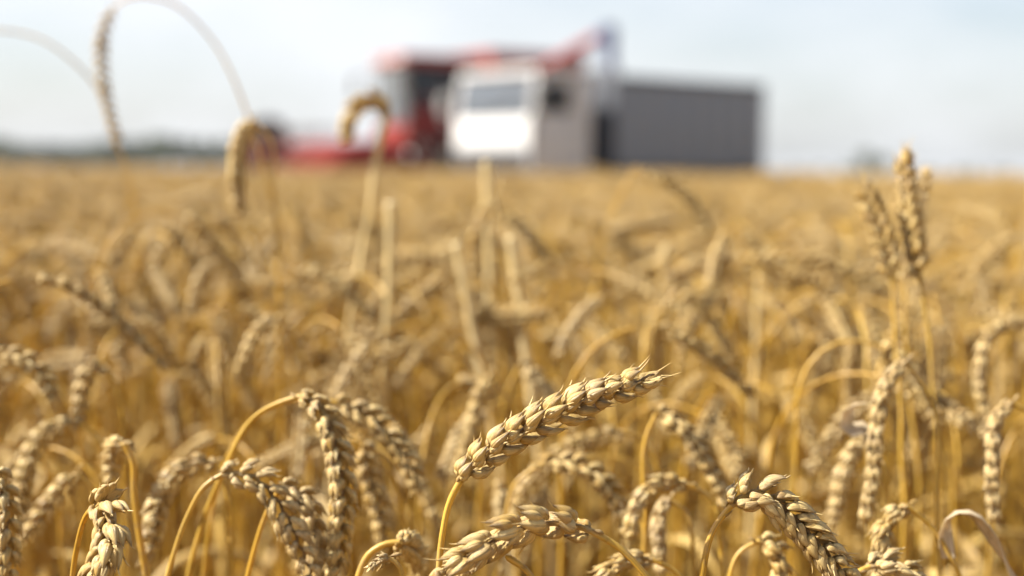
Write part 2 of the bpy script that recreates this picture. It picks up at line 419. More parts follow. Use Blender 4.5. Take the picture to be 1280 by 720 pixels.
def crown_geo(centre_r, seed, nclump, nleaf, leaf):
    """leaf cards scattered through several uneven clumps"""
    r = np.random.default_rng(seed); g = Geo(); V = []; T = []
    (cx, cy, cz), (rx, ry, rz) = centre_r
    for _ in range(nclump):
        d = unit(r.normal(size=3)) * r.uniform(.2, 1) ** .5
        c = np.array([cx, cy, cz]) + d * np.array([rx, ry, rz]) * .75
        q = r.uniform(.22, .42) * min(rx, rz)
        P = c + unit(r.normal(size=(nleaf, 3))) * q * r.uniform(.5, 1.1, (nleaf, 1))
        a = unit(r.normal(size=(nleaf, 3))); b = unit(np.cross(a, r.normal(size=(nleaf, 3))))
        sz = leaf * r.uniform(.6, 1.3, (nleaf, 1))
        V.append(np.stack([P - a * sz, P + b * sz * .6, P + a * sz, P - b * sz * .6], 1).reshape(-1, 3)); T.append(np.repeat(r.uniform(0, 1, nleaf), 4))
    V = np.concatenate(V); g.add(V, np.arange(len(V)).reshape(-1, 4), np.zeros((len(V), 2)), np.concatenate(T).astype(np.float32))
    return g

# a far-off wood along the left horizon
wood = Geo(); r = np.random.default_rng(11)
for i in range(190):
    x = -300 + i * 1.62 + r.uniform(-1, 1); y = (430, 455)[i % 2] + r.uniform(-6, 6)
    h = r.uniform(7.5, 9.5) * (1.0 + 0.12 * math.sin(i * .17) + .08 * math.sin(i * .063)) * (1 - 0.45 * max(0, (i - 130) / 60))
    wood.join(crown_geo(((x, y, h * .55), (r.uniform(3.0, 4.2), 3, h * .48)), 100 + i, 20, 44, .75))
o = link('treeline', wood.mesh('treeline', [M_LEAVES])); o['kind'] = 'stuff'; o['label'] = 'low dark green wood along the left horizon'
# right: low hedge line in the far distance
hedge = Geo()
for i in range(120):
    x = 90 + i * 6.5 + r.uniform(-3, 3); y = 1050 + r.uniform(-30, 30)
    h = r.uniform(3, 6) * (1 + .3 * math.sin(i * .35))
    hedge.join(crown_geo(((x, y, h * .5), (4, 4, h * .5)), 900 + i, 12, 30, 1.0))
o = link('treeline', hedge.mesh('hedge', [M_LEAVES])); o['kind'] = 'stuff'; o['label'] = 'thin hazy line of trees along the right horizon'

def tree(px, d, h, seed, label):
    p = at(px, 213, d)
    t = thing('tree', label, 'tree', (p[0], p[1], 0), group='lone trees far across the field')
    g = Geo(); rr = np.random.default_rng(seed)
    P = np.array([[0, 0, 0], [.05, 0, h * .3], [-.05, .05, h * .6], [0, 0, h * .85]])
    v, q, uv = tube(spline(P, .3)[0], np.linspace(.035 * h, .008 * h, len(spline(P, .3)[0])), 8); g.add(v, q, uv, .5)
    for k in range(6):
        a = k * 2.4; z = h * (.35 + .07 * k)
        Q = np.array([[0, 0, z], [math.cos(a) * h * .14, math.sin(a) * h * .14, z + h * .10], [math.cos(a) * h * .25, math.sin(a) * h * .25, z + h * .2]])
        v, q, uv = tube(spline(Q, .3)[0], np.linspace(.014 * h, .004 * h, len(spline(Q, .3)[0])), 6); g.add(v, q, uv, .5)
    link('trunk', g.mesh('trunk', [M_BARK]), t)
    link('crown', crown_geo(((0, 0, h * .62), (h * .36, h * .36, h * .36)), seed, 34, 60, .28).mesh('crown', [M_LEAVES]), t)
tree(1082, 420, 8.4, 31, 'wider of the two hazy trees standing on the right horizon')
tree(1104, 440, 7.0, 32, 'smaller of the two hazy trees standing on the right horizon')

# ------------------------------------------------------------------ vehicles: helpers
class PB:
    """collects bevelled boxes, tubes, lathes and prisms into ONE mesh object"""
    def __init__(s): s.bm = bmesh.new()
    def _merge(s, b, M=None):
        if M is not None: bmesh.ops.transform(b, matrix=M, verts=b.verts)
        me = bpy.data.meshes.new('tmp'); b.to_mesh(me); b.free(); s.bm.from_mesh(me); bpy.data.meshes.remove(me); return s
    def box(s, x0, x1, y0, y1, z0, z1, bev=0.012, M=None, seg=2):
        b = bmesh.new(); bmesh.ops.create_cube(b, size=1)
        bmesh.ops.scale(b, vec=(x1 - x0, y1 - y0, z1 - z0), verts=b.verts)
        bmesh.ops.translate(b, vec=((x0 + x1) / 2, (y0 + y1) / 2, (z0 + z1) / 2), verts=b.verts)
        bv = min(bev, 0.4 * min(x1 - x0, y1 - y0, z1 - z0))
        if bv > 0: bmesh.ops.bevel(b, geom=b.edges[:], offset=bv, segments=seg, profile=.6, affect='EDGES')
        return s._merge(b, M)
    def prism(s, pts, y0, y1, bev=0.01):
        """polygon in x-z, extruded along y"""
        b = bmesh.new(); f = b.faces.new([b.verts.new((x, y0, z)) for x, z in pts])
        e = bmesh.ops.extrude_face_region(b, geom=[f]); vs_ = [v for v in e['geom'] if isinstance(v, bmesh.types.BMVert)]
        bmesh.ops.translate(b, vec=(0, y1 - y0, 0), verts=vs_); bmesh.ops.recalc_face_normals(b, faces=b.faces)
        if bev: bmesh.ops.bevel(b, geom=b.edges[:], offset=bev, segments=2, profile=.6, affect='EDGES')
        return s._merge(b)
    def rod(s, p, q, r, r2=None, seg=14):
        p, q = Vector(p), Vector(q); d = q - p; b = bmesh.new()
        bmesh.ops.create_cone(b, cap_ends=True, segments=seg, radius1=r, radius2=r if r2 is None else r2, depth=d.length)
        M = Matrix.Translation((p + q) / 2) @ d.to_track_quat('Z', 'Y').to_matrix().to_4x4()
        return s._merge(b, M)
    def lathe(s, prof, seg=40, M=None):
        """profile (radius, offset along y) turned round the y axis"""
        b = bmesh.new(); rings = []
        for r_, y in prof:
            rings.append([b.verts.new((r_ * math.cos(2 * PI * k / seg), y, r_ * math.sin(2 * PI * k / seg))) for k in range(seg)])
        for a, c in zip(rings, rings[1:]):
            for k in range(seg): b.faces.new((a[k], a[(k + 1) % seg], c[(k + 1) % seg], c[k]))
        if prof[0][0] > 1e-4: b.faces.new(rings[0][::-1])
        if prof[-1][0] > 1e-4: b.faces.new(rings[-1])
        bmesh.ops.recalc_face_normals(b, faces=b.faces)
        return s._merge(b, M)
    def build(s, name, mat, parent, label=None, smooth=35):
        me = bpy.data.meshes.new(name); s.bm.to_mesh(me); s.bm.free()
        me.materials.append(mat); me.polygons.foreach_set('use_smooth', np.ones(len(me.polygons), bool))
        try: me.set_sharp_from_angle(angle=rad(smooth))
        except Exception: pass
        return link(name, me, parent, label)

M_WHITE = plain('white_cab_paint', (0.54, 0.54, 0.54), .55, noise=.14, nscale=3)
M_RED = plain('red_machine_paint', (0.21, 0.014, 0.013), .55, spec=.2, noise=.12, nscale=4)
M_ROOFRED = plain('orange_red_roof_paint', (0.26, 0.028, 0.012), .6, spec=.2, noise=.10, nscale=4)
M_BODY = plain('grey_tipper_steel', (0.19, 0.222, 0.265), .55, noise=.15, nscale=2.5)
M_BODYDARK = plain('dark_blue_grey_steel', (0.045, 0.055, 0.075), .5, noise=.12)
M_CHASSIS = plain('chassis_black', (0.03, 0.03, 0.032), .6, noise=.25)
M_RUBBER = plain('tyre_rubber', (0.022, 0.022, 0.022), .85, noise=.3)
M_RIM = plain('rim_paint', (0.42, 0.42, 0.42), .45)
M_GREY = plain('bumper_grey', (0.26, 0.26, 0.26), .5)
M_METAL = plain('bare_steel', (0.55, 0.55, 0.55), .35, metal=.9)
M_SEAT = plain('seat_fabric', (0.06, 0.06, 0.07), .9)
M_BLUE = plain('blue_grey_rubber_spout', (0.05, 0.07, 0.16), .7)
M_LAMPGLASS = plain('lamp_glass', (0.75, 0.75, 0.72), .12, noise=.03)
M_AMBER = plain('amber_lens', (0.75, 0.28, 0.02), .2, noise=.05)
def glass(name, col, clear):
    m, t, p = new_mat(name); N, Lk = t.nodes.new, t.links.new
    p.inputs['Base Color'].default_value = (*col, 1); p.inputs['Roughness'].default_value = .04
    tr = N('ShaderNodeBsdfTransparent'); tr.inputs['Color'].default_value = (.985, .99, .99, 1) if clear > .8 else (.30, .32, .33, 1)
    fr = N('ShaderNodeFresnel'); fr.inputs['IOR'].default_value = 1.5
    ma = N('ShaderNodeMath'); ma.operation = 'ADD'; ma.inputs[1].default_value = 1 - clear; ma.use_clamp = True; Lk(fr.outputs[0], ma.inputs[0])
    ms = N('ShaderNodeMixShader'); Lk(ma.outputs[0], ms.inputs[0]); Lk(tr.outputs[0], ms.inputs[1]); Lk(p.outputs[0], ms.inputs[2])
    Lk(ms.outputs[0], t.nodes['Material Output'].inputs[0]); return m
M_GLASS = glass('windscreen_glass', (0.17, 0.19, 0.22), .5)
M_TINT = glass('tinted_cab_glass', (0.02, 0.022, 0.025), .45)
M_CLEAR = glass('clear_cab_glass', (0.6, 0.65, 0.68), 1.0)

HEAD = math.atan2(-.616, -.788)
EF = np.array([-.788, -.616]); EL = np.array([.616, -.788])

def wheel(parent, x, y, r, w, side, rim_mat, lug=False):
    """tyre part with its rim as sub-part; side = +1 left, -1 right"""
    M = Matrix.Translation((x, y, r))
    t = PB(); h = w / 2
    t.lathe([(r * .56, -h * .8), (r * .62, -h), (r * .9, -h), (r * .985, -h * .78), (r, -h * .4), (r, h * .4), (r * .985, h * .78), (r * .9, h), (r * .62, h), (r * .56, h * .8)], 48, M)
    k = 22 if lug else 40
    for i in range(k):
        for e in (-1, 1):
            R = M @ Matrix.Rotation(2 * PI * (i + .25 * (e + 1)) / k, 4, 'Y') @ Matrix.Translation((0, e * h * .45, r)) @ Matrix.Rotation(e * (.6 if lug else .2), 4, 'Z')
            d = .035 if lug else .012
            t.box(-r * (.045 if lug else .03), r * (.045 if lug else .03), -h * .5, h * .5, -.01, d, .005, R, 1)
    tyre = t.build('wheel', M_RUBBER, parent)
    m = PB(); o = side * h
    prof = [(r * .57, o * .92), (r * .55, o * .55), (r * .40, o * .35), (r * .22, o * .45), (r * .20, o * .80), (r * .12, o * .86), (1e-5, o * .86)]
    m.lathe(prof[::-1], 40, M)
    for i in range(8):
        a = 2 * PI * i / 8; c = (x + math.cos(a) * r * .30, y + o * .36, r + math.sin(a) * r * .30)
        m.rod(c, (c[0], c[1] + side * .05, c[2]), .018, seg=8)
    m.build('rim', rim_mat, tyre)

# ------------------------------------------------------------------ truck
tk = thing('dump_truck', 'white cab lorry with a dark grey tipper body parked beyond the wheat', 'truck', (-.454, 28.4, 0), HEAD)
b = PB()
b.box(-6.35, -.25, .38, .48, .78, 1.02, .01); b.box(-6.35, -.25, -.48, -.38, .78, 1.02, .01)
for x in (-.6, -1.9, -2.6, -3.6, -4.9, -6.2): b.box(x - .06, x + .06, -.38, .38, .82, .98, .01)
b.rod((-1.35, -1.0, .55), (-1.35, 1.0, .55), .07); b.rod((-4.25, -1.0, .55), (-4.25, 1.0, .55), .08); b.rod((-5.55, -1.0, .55), (-5.55, 1.0, .55), .08)
b.build('chassis', M_CHASSIS, tk)
# cab shell: floor, front wall, pillars, rear wall, quarter panels (hollow, with window openings)
b = PB()
b.box(-1.5, -.02, -1.2, 1.2, .92, 1.0)
b.box(-.10, 0, -1.22, 1.22, .93, 2.04, .03)
b.box(-1.56, -1.48, -1.22, 1.22, 1.0, 2.86, .03)
for e in (-1, 1):
    b.prism([(-.02, 2.0), (-.12, 2.0), (-.24, 2.84), (-.14, 2.84)], e * 1.22 - .05, e * 1.22 + .05, .012)
    b.box(-1.56, -1.25, e * 1.2 - .03, e * 1.2 + .03, 1.0, 2.86, .015)
cab = b.build('cab', M_WHITE, tk)
b = PB(); b.box(-1.6, -.12, -1.24, 1.24, 2.84, 2.99, .07, seg=4)
b.build('roof', M_WHITE, cab)
for e in (-1, 1):
    b = PB(); y0, y1 = e * 1.215 - .035, e * 1.215 + .035
    b.box(-1.23, -.12, y0, y1, .98, 2.12, .02); b.box(-1.23, -1.02, y0, y1, 2.12, 2.8, .012); b.box(-1.2, -.28, y0, y1, 2.70, 2.82, .012)
    d = b.build('door', M_WHITE, tk)
    b = PB(); b.box(-1.02, -.28, e * 1.215 - .008, e * 1.215 + .008, 2.125, 2.70, .003); b.build('window', M_TINT, d)
    b = PB(); b.box(-1.16, -1.0, e * 1.262 - .012, e * 1.262 + .012, 1.82, 1.86, .008); b.build('handle', M_CHASSIS, d)
b = PB(); b.prism([(-.035, 2.05), (-.055, 2.05), (-.205, 2.82), (-.185, 2.82)], -1.16, 1.16, .003); b.build('windscreen', M_GLASS, tk)
for y in (-.9, -.05):
    b = PB(); b.rod((-.01, y, 2.12), (-.06, y + .5, 2.3), .012, seg=8); b.rod((-.02, y + .22, 2.18), (-.10, y + .78, 2.52), .010, seg=8); b.build('wiper', M_CHASSIS, tk)
b = PB(); b.box(-.01, .05, -1.14, 1.14, .96, 1.42, .015)
b.build('grille_frame', M_BODYDARK, tk)
b = PB()
for k in range(7): b.box(.045, .07, -.98, .98, 1.02 + .052 * k, 1.045 + .052 * k, .004)
b.build('grille', M_CHASSIS, tk)
b = PB(); b.box(-.25, .16, -1.24, 1.24, .50, .90, .05, seg=3); bp_ = b.build('bumper', M_GREY, tk)
for e in (-1, 1):
    b = PB(); b.lathe([(1e-5, .03), (.10, .02), (.13, -.01), (.13, -.06)], 28, Matrix.Translation((.15, e * .88, .70)) @ Matrix.Rotation(-PI / 2, 4, 'Z'))
    b.build('headlight', M_LAMPGLASS, tk)
    b = PB(); b.box(.12, .172, e * 1.12 - .07, e * 1.12 + .07, .64, .76, .02); b.build('turn_signal', M_AMBER, tk)
    b = PB(); b.rod((-.15, e * 1.22, 2.6), (.1, e * 1.5, 2.55), .018, seg=8); b.rod((-.05, e * 1.22, 1.95), (.1, e * 1.5, 2.0), .018, seg=8); b.rod((.1, e * 1.5, 1.95), (.1, e * 1.5, 2.6), .018, seg=8)
    b.box(.05, .14, e * 1.5 - .11, e * 1.5 + .11, 2.15, 2.52, .03); b.build('mirror', M_GREY, tk)
    # wheel arch and step below the door
    b = PB(); pts = [(-.55 - .9, .92)]
    pts = [(-2.05, .98), (-.35, .98), (-.35, .48)] + [(-.62 - .03, .48)] + [(-1.35 + .68 * math.cos(a), .55 + .62 * math.sin(a)) for a in np.linspace(.25, PI - .25, 9)] + [(-2.05, .48)]
    pts = [(x, min(z, .94)) if 0 < i < 99 else (x, z) for i, (x, z) in enumerate(pts)]
    pts[1] = (-.35, .98)
    b.prism(pts, e * 1.08 - .14, e * 1.08 + .14, .01); b.build('wheel_arch', M_WHITE, tk)
    wheel(tk, -1.35, e * 1.02, .52, .30, e, M_RIM)
    for x in (-4.25, -5.55):
        wheel(tk, x, e * .93, .52, .54, e, M_RIM)
        b = PB(); 
        for a in np.linspace(.45, PI - .45, 10): b.box(-.11, .11, -.3, .3, -.012, .012, .004, Matrix.Translation((x + .62 * math.cos(a), e * .93, .52 + .62 * math.sin(a))) @ Matrix.Rotation(PI / 2 - a, 4, 'Y'), 1)
        b.build('mudguard', M_CHASSIS, tk)
b = PB(); b.box(-3.55, -2.5, .55, 1.15, .5, 1.0, .12, seg=4); b.build('fuel_tank', M_METAL, tk)
b = PB(); b.box(-3.3, -2.5, -1.15, -.6, .5, .95, .03); b.build('battery_box', M_CHASSIS, tk)
b = PB(); b.rod((-1.78, -.95, 1.0), (-1.78, -.95, 3.0), .06); b.build('exhaust_stack', M_METAL, tk)
for y in (.45, -.45):
    b = PB(); b.box(-1.35, -.82, y - .26, y + .26, 1.0, 1.7, .06); b.box(-1.45, -1.3, y - .25, y + .25, 1.65, 2.45, .06); b.build('seat', M_SEAT, tk)
b = PB(); b.box(-.55, -.12, -1.15, 1.15, 1.55, 2.08, .08); b.build('dashboard', M_SEAT, tk)
b = PB()
for i in range(20):
    a0, a1 = 2 * PI * i / 20, 2 * PI * (i + 1) / 20
    f = lambda a: (-.72 + .1 * math.sin(a), .45 + .23 * math.cos(a), 2.1 + .21 * math.sin(a))
    b.rod(f(a0), f(a1), .016, seg=8)
b.rod((-.72, .45, 2.1), (-.5, .45, 1.8), .03); b.rod((-.72, .23, 2.1), (-.72, .67, 2.1), .014); b.build('steering_wheel', M_CHASSIS, tk)
# tipper body
X0, X1 = -6.55, -2.22
b = PB(); b.box(X0, X1, -1.2, 1.2, 1.08, 1.16, .01)
for e in (-1, 1):
    b.box(X0, X1, e * 1.23 - .025, e * 1.23 + .025, 1.08, 2.84, .006)
for x in (-3.0, -4.0, -5.0, -6.0): b.box(x - .05, x + .05, -1.1, 1.1, 1.0, 1.078, .01)
body = b.build('dump_body', M_BODY, tk)
b = PB(); b.box(X1 - .05, X1 + .03, -1.25, 1.25, 1.06, 3.08, .012)
for y in (-.8, -.27, .27, .8): b.box(X1 + .028, X1 + .08, y - .04, y + .04, 1.1, 2.9, .008)
b.build('headboard', M_BODYDARK, body)
b = PB(); b.box(X0 - .05, X0 + .02, -1.25, 1.25, 1.1, 2.80, .012)
for y in (-.8, 0, .8): b.box(X0 - .1, X0 - .048, y - .04, y + .04, 1.12, 2.68, .008)
b.build('tailgate', M_BODY, body)
for e in (-1, 1):
    for x in np.linspace(X0 + .25, X1 - .25, 8):
        b = PB(); b.box(x - .045, x + .045, e * 1.255 - .001 if e > 0 else e * 1.255 - .032, e * 1.255 + .032 if e > 0 else e * 1.255 + .001, 1.05, 2.80, .012); b.build('rib', M_BODY, body)
    b = PB(); b.box(X0 - .02, X1 + .02, e * 1.26 - .05, e * 1.26 + .05, 2.82, 2.92, .015); b.build('top_rail', M_BODYDARK, body)
    b = PB(); b.box(X0 - .02, X1 + .02, e * 1.26 - .04, e * 1.26 + .04, .98, 1.10, .015); b.build('bottom_rail', M_CHASSIS, body)
b = PB(); b.rod((-2.45, 0, .95), (-2.45, 0, 1.1), .09); b.build('hoist', M_METAL, tk)
for e in (-1, 1):
    b = PB(); b.box(-6.45, -6.38, e * .95 - .16, e * .95 + .16, .78, .92, .02); b.build('tail_light', plain('red_lens', (.45, .02, .02), .2) if e < 0 else bpy.data.materials['red_lens'], tk)
# ------------------------------------------------------------------ combine harvester
ch = thing('combine_harvester', 'red combine harvester with dark glazed cab unloading into the white lorry', 'harvester', (-2.85, 34.2, 0), HEAD - rad(8))
# local: x = 0 at the cab front, forward +x, left +y (towards the truck)
b = PB()
b.prism([(-1.9, 1.15), (-1.9, 2.75), (-6.3, 2.75), (-7.1, 2.3), (-7.4, 1.5), (-6.6, 1.0), (-4, .85)], -1.35, 1.35, .05)
b.box(-1.95, -.3, -1.05, 1.05, 1.05, 1.68, .04)
body = b.build('body', M_RED, ch)
b = PB()
for e in (-1, 1):
    b.box(-4.6, -2.1, e * 1.36 - .02, e * 1.36 + .02, 1.55, 2.65, .03); b.box(-6.4, -4.7, e * 1.36 - .02, e * 1.36 + .02, 1.6, 2.6, .03)
b.build('side_panel', M_RED, ch)
b = PB(); b.prism([(-2.05, 2.75), (-1.9, 3.85), (-4.6, 3.85), (-4.4, 2.75)], -1.3, 1.3, .04); b.build('grain_tank', M_ROOFRED, ch)
b = PB(); b.box(-6.3, -4.65, -1.2, 1.2, 2.74, 3.25, .10, seg=3); eng = b.build('engine_hood', M_RED, ch)
b = PB()
for k in range(9): b.box(-6.0, -4.9, 1.19, 1.215, 2.84 + .04 * k, 2.86 + .04 * k, .004)
b.build('radiator_grille', M_CHASSIS, eng)
b = PB(); b.rod((-5.2, -.8, 3.2), (-5.2, -.8, 3.75), .07); b.build('exhaust_stack', M_METAL, ch)
b = PB(); b.prism([(-7.3, 2.1), (-7.9, 1.5), (-7.9, .9), (-7.2, 1.3)], -.9, .9, .03); b.build('straw_chopper', M_CHASSIS, ch)
# cab
b = PB(); b.box(-1.75, .05, -.82, .82, 1.62, 1.78, .03)
for e in (-1, 1):
    b.prism([(.05, 1.76), (-.05, 1.76), (.0, 3.45), (.10, 3.45)], e * .78 - .05, e * .78 + .05, .015)
    b.box(-1.75, -1.6, e * .78 - .05, e * .78 + .05, 1.76, 3.45, .015); b.box(-.95, -.85, e * .78 - .04, e * .78 + .04, 1.76, 3.45, .015)
b.box(-1.75, -1.66, -.8, .8, 1.76, 3.45, .02)
cb = b.build('cab', M_CHASSIS, ch)
b = PB(); b.box(-1.95, .18, -.90, .90, 3.44, 3.70, .09, seg=4); rf = b.build('roof', M_ROOFRED, cb)
b = PB(); b.box(.05, .085, -.80, .80, 1.66, 2.06, .012); b.build('front_panel', M_RED, cb)
for e in (-1, 1):
    b = PB(); b.box(-1.74, .03, e * .845 - .014, e * .845 + .014, 1.66, 2.42, .012); b.build('side_panel', M_RED, cb)
b = PB(); b.prism([(.045, 1.8), (.03, 1.8), (.075, 3.43), (.09, 3.43)], -.73, .73, .003); b.build('windscreen', M_CLEAR, cb)
for e in (-1, 1):
    b = PB(); b.box(-.85, -.02, e * .79 - .007, e * .79 + .007, 1.8, 3.43, .003); b.build('door_window', M_TINT if e > 0 else M_CLEAR, cb)
    b = PB(); b.box(-1.6, -.95, e * .79 - .007, e * .79 + .007, 1.8, 3.43, .003); b.build('side_window', M_TINT if e > 0 else M_CLEAR, cb)
    for k in range(2):
        b = PB(); y = e * (.35 + .3 * k); b.lathe([(1e-5, .03), (.07, .02), (.08, -.05)], 20, Matrix.Translation((.18, y, 3.55)) @ Matrix.Rotation(-PI / 2, 4, 'Z')); b.build('work_light', M_LAMPGLASS, ch)
    b = PB(); b.rod((.1, e * .9, 3.4), (.45, e * 1.35, 3.2), .02, seg=8); b.box(.41, .48, e * 1.35 - .1, e * 1.35 + .1, 2.75, 3.25, .03); b.build('mirror', M_CHASSIS, ch)
b = PB(); b.box(-1.4, -.85, -.28, .28, 1.78, 2.3, .06); b.box(-1.55, -1.4, -.27, .27, 2.25, 3.0, .06); b.build('seat', M_SEAT, ch)
b = PB(); b.rod((-.25, 0, 1.78), (-.5, 0, 2.5), .05)
for i in range(18):
    a0, a1 = 2 * PI * i / 18, 2 * PI * (i + 1) / 18
    f = lambda a: (-.5 + .07 * math.sin(a), .2 * math.cos(a), 2.5 + .19 * math.sin(a))
    b.rod(f(a0), f(a1), .016, seg=8)
b.build('steering_wheel', M_CHASSIS, ch)
b = PB(); b.lathe([(1e-5, .16), (.06, .13), (.07, 0)], 18, Matrix.Translation((-1.2, -.6, 3.66)) @ Matrix.Rotation(PI / 2, 4, 'X')); b.build('beacon', M_AMBER, ch)
# platform, rail and ladder
b = PB(); b.box(-1.9, .0, .84, 1.4, 1.60, 1.66, .01); b.build('platform', M_CHASSIS, ch)
b = PB()
for x in (-1.85, -.95, -.05): b.rod((x, 1.38, 1.66), (x, 1.38, 2.6), .02, seg=8)
b.rod((-1.85, 1.38, 2.6), (-.05, 1.38, 2.6), .02, seg=8); b.rod((-1.85, 1.38, 2.15), (-.05, 1.38, 2.15), .02, seg=8); b.build('railing', M_RED, ch)
b = PB()
for y in (1.45, 1.85): b.rod((-.2, y, 1.66), (.1, y, .45), .025, seg=8)
for k in range(5): b.box(-.2 + .065 * k - .03, -.2 + .065 * k + .12, 1.45, 1.85, 1.45 - .24 * k, 1.48 - .24 * k, .005)
b.build('ladder', M_CHASSIS, ch)
# wheels
for e in (-1, 1):
    wheel(ch, -1.45, e * 1.52, .92, .62, e, M_GREY, True); wheel(ch, -5.6, e * 1.35, .58, .42, e, M_GREY, True)
b = PB(); b.rod((-1.45, -1.3, .92), (-1.45, 1.3, .92), .14); b.rod((-5.6, -1.2, .58), (-5.6, 1.2, .58), .1); b.box(-1.9, -1.0, -1.0, 1.0, .8, 1.08, .04); b.build('axle', M_CHASSIS, ch)
# feeder house and header
b = PB(); b.prism([(-.8, 1.1), (-.7, 1.75), (1.55, 1.15), (1.5, .55)], -.7, .7, .03); b.build('feeder_house', M_RED, ch)
HX, HW, HZ = 2.0, 2.75, .62
b = PB()
b.box(HX - .45, HX - .38, -HW, HW, HZ, HZ + .88, .01); b.box(HX - .5, HX + .75, -HW, HW, HZ - .06, HZ, .01)
b.rod((HX - .42, -HW, HZ + .92), (HX - .42, HW, HZ + .92), .09)
for e in (-1, 1):
    b.prism([(HX - .5, HZ - .08), (HX - .5, HZ + .98), (HX + .4, HZ + .75), (HX + 1.5, HZ - .02), (HX + 1.5, HZ - .08)], e * HW - .04, e * HW + .04, .012)
hd = b.build('header', M_RED, ch)
b = PB(); b.rod((HX - .05, -HW + .05, HZ + .33), (HX - .05, HW - .05, HZ + .33), .17)
prev = None
for k in range(160):
    y = -HW + .1 + (2 * HW - .2) * k / 159; a = (k if y < 0 else -k) * .42
    c = (HX - .05 + .28 * math.cos(a), y, HZ + .33 + .28 * math.sin(a))
    if prev is not None: b.rod(prev, c, .012, seg=5)
    prev = c
b.build('auger', M_RED, hd)
b = PB(); b.box(HX + .72, HX + .80, -HW, HW, HZ - .05, HZ - .02, .004)
for k in range(72): b.rod((HX + .78, -HW + .04 + k * (2 * HW - .08) / 71, HZ - .035), (HX + .9, -HW + .04 + k * (2 * HW - .08) / 71, HZ - .035), .016, .003, 6)
b.build('cutter_bar', M_CHASSIS, hd)
RX, RZ, RR = HX + .75, HZ + .82, .48
b = PB(); b.rod((RX, -HW + .12, RZ), (RX, HW - .12, RZ), .06)
for y in np.linspace(-HW + .15, HW - .15, 5):
    for k in range(6):
        a = k * PI / 3; b.rod((RX, y, RZ), (RX + RR * math.cos(a), y, RZ + RR * math.sin(a)), .016, seg=6)
reel = b.build('reel', M_RED, hd)
b = PB()
for k in range(6):
    a = k * PI / 3; cx, cz = RX + RR * math.cos(a), RZ + RR * math.sin(a); b.rod((cx, -HW + .13, cz), (cx, HW - .13, cz), .022, seg=8)
    for y in np.linspace(-HW + .2, HW - .2, 34): b.rod((cx, y, cz), (cx - .03, y, cz - .2), .006, seg=4)
b.build('reel_tines', M_CHASSIS, hd)
for e in (-1, 1):
    b = PB(); b.rod((HX - .4, e * (HW - .06), HZ + .95), (RX, e * (HW - .06), RZ), .045, seg=10); b.build('reel_arm', M_RED, hd)
b = PB(); b.lathe([(1e-5, -.08), (.56, -.08), (.60, -.04), (.60, .04), (.56, .08), (1e-5, .08)], 36, Matrix.Translation((HX + .1, -HW - .14, HZ + 1.05))); b.box(HX - .3, HX + .5, -HW - .2, -HW - .06, HZ + .1, HZ + 1.16, .04)
b.build('reel_drive_cover', M_CHASSIS, hd)
# unloading tube out over the truck body
A0 = Vector((-2.3, 1.15, 3.0)); A1 = Vector((-2.5, 5.25, 3.95))
b = PB(); b.rod((-2.3, 1.0, 2.2), A0, .24); b.rod(A0 + Vector((0, 0, -.15)), A1, .13, .12, 20); b.lathe([(1e-5, -.2), (.2, -.14), (.25, 0), (.2, .14), (1e-5, .2)], 20, Matrix.Translation(A0))
au = b.build('unloading_auger', M_RED, ch)
b = PB(); b.rod(A1 + Vector((0, -.12, -.02)), A1 + Vector((0, .2, .03)), .15, .17); b.rod(A1 + Vector((0, .15, .12)), A1 + Vector((0, .26, -.75)), .17, .12); b.build('spout', M_BLUE, au)
b = PB()
for e in (-1, 1): b.box(.02, .06, e * .9 - .08, e * .9 + .08, 1.3, 1.42, .02)
b.build('headlight', M_LAMPGLASS, ch)

# ------------------------------------------------------------------ hero stalks (each traced to its own place and distance)
rng0 = random.Random(3)
CAT = 'wheat stalk'
def world_pts(L, dflt=None):
    out = []; d = dflt
    for p in L:
        if len(p) > 2: d = p[2]
        out.append(at(p[0], p[1], d))
    return np.array(out)

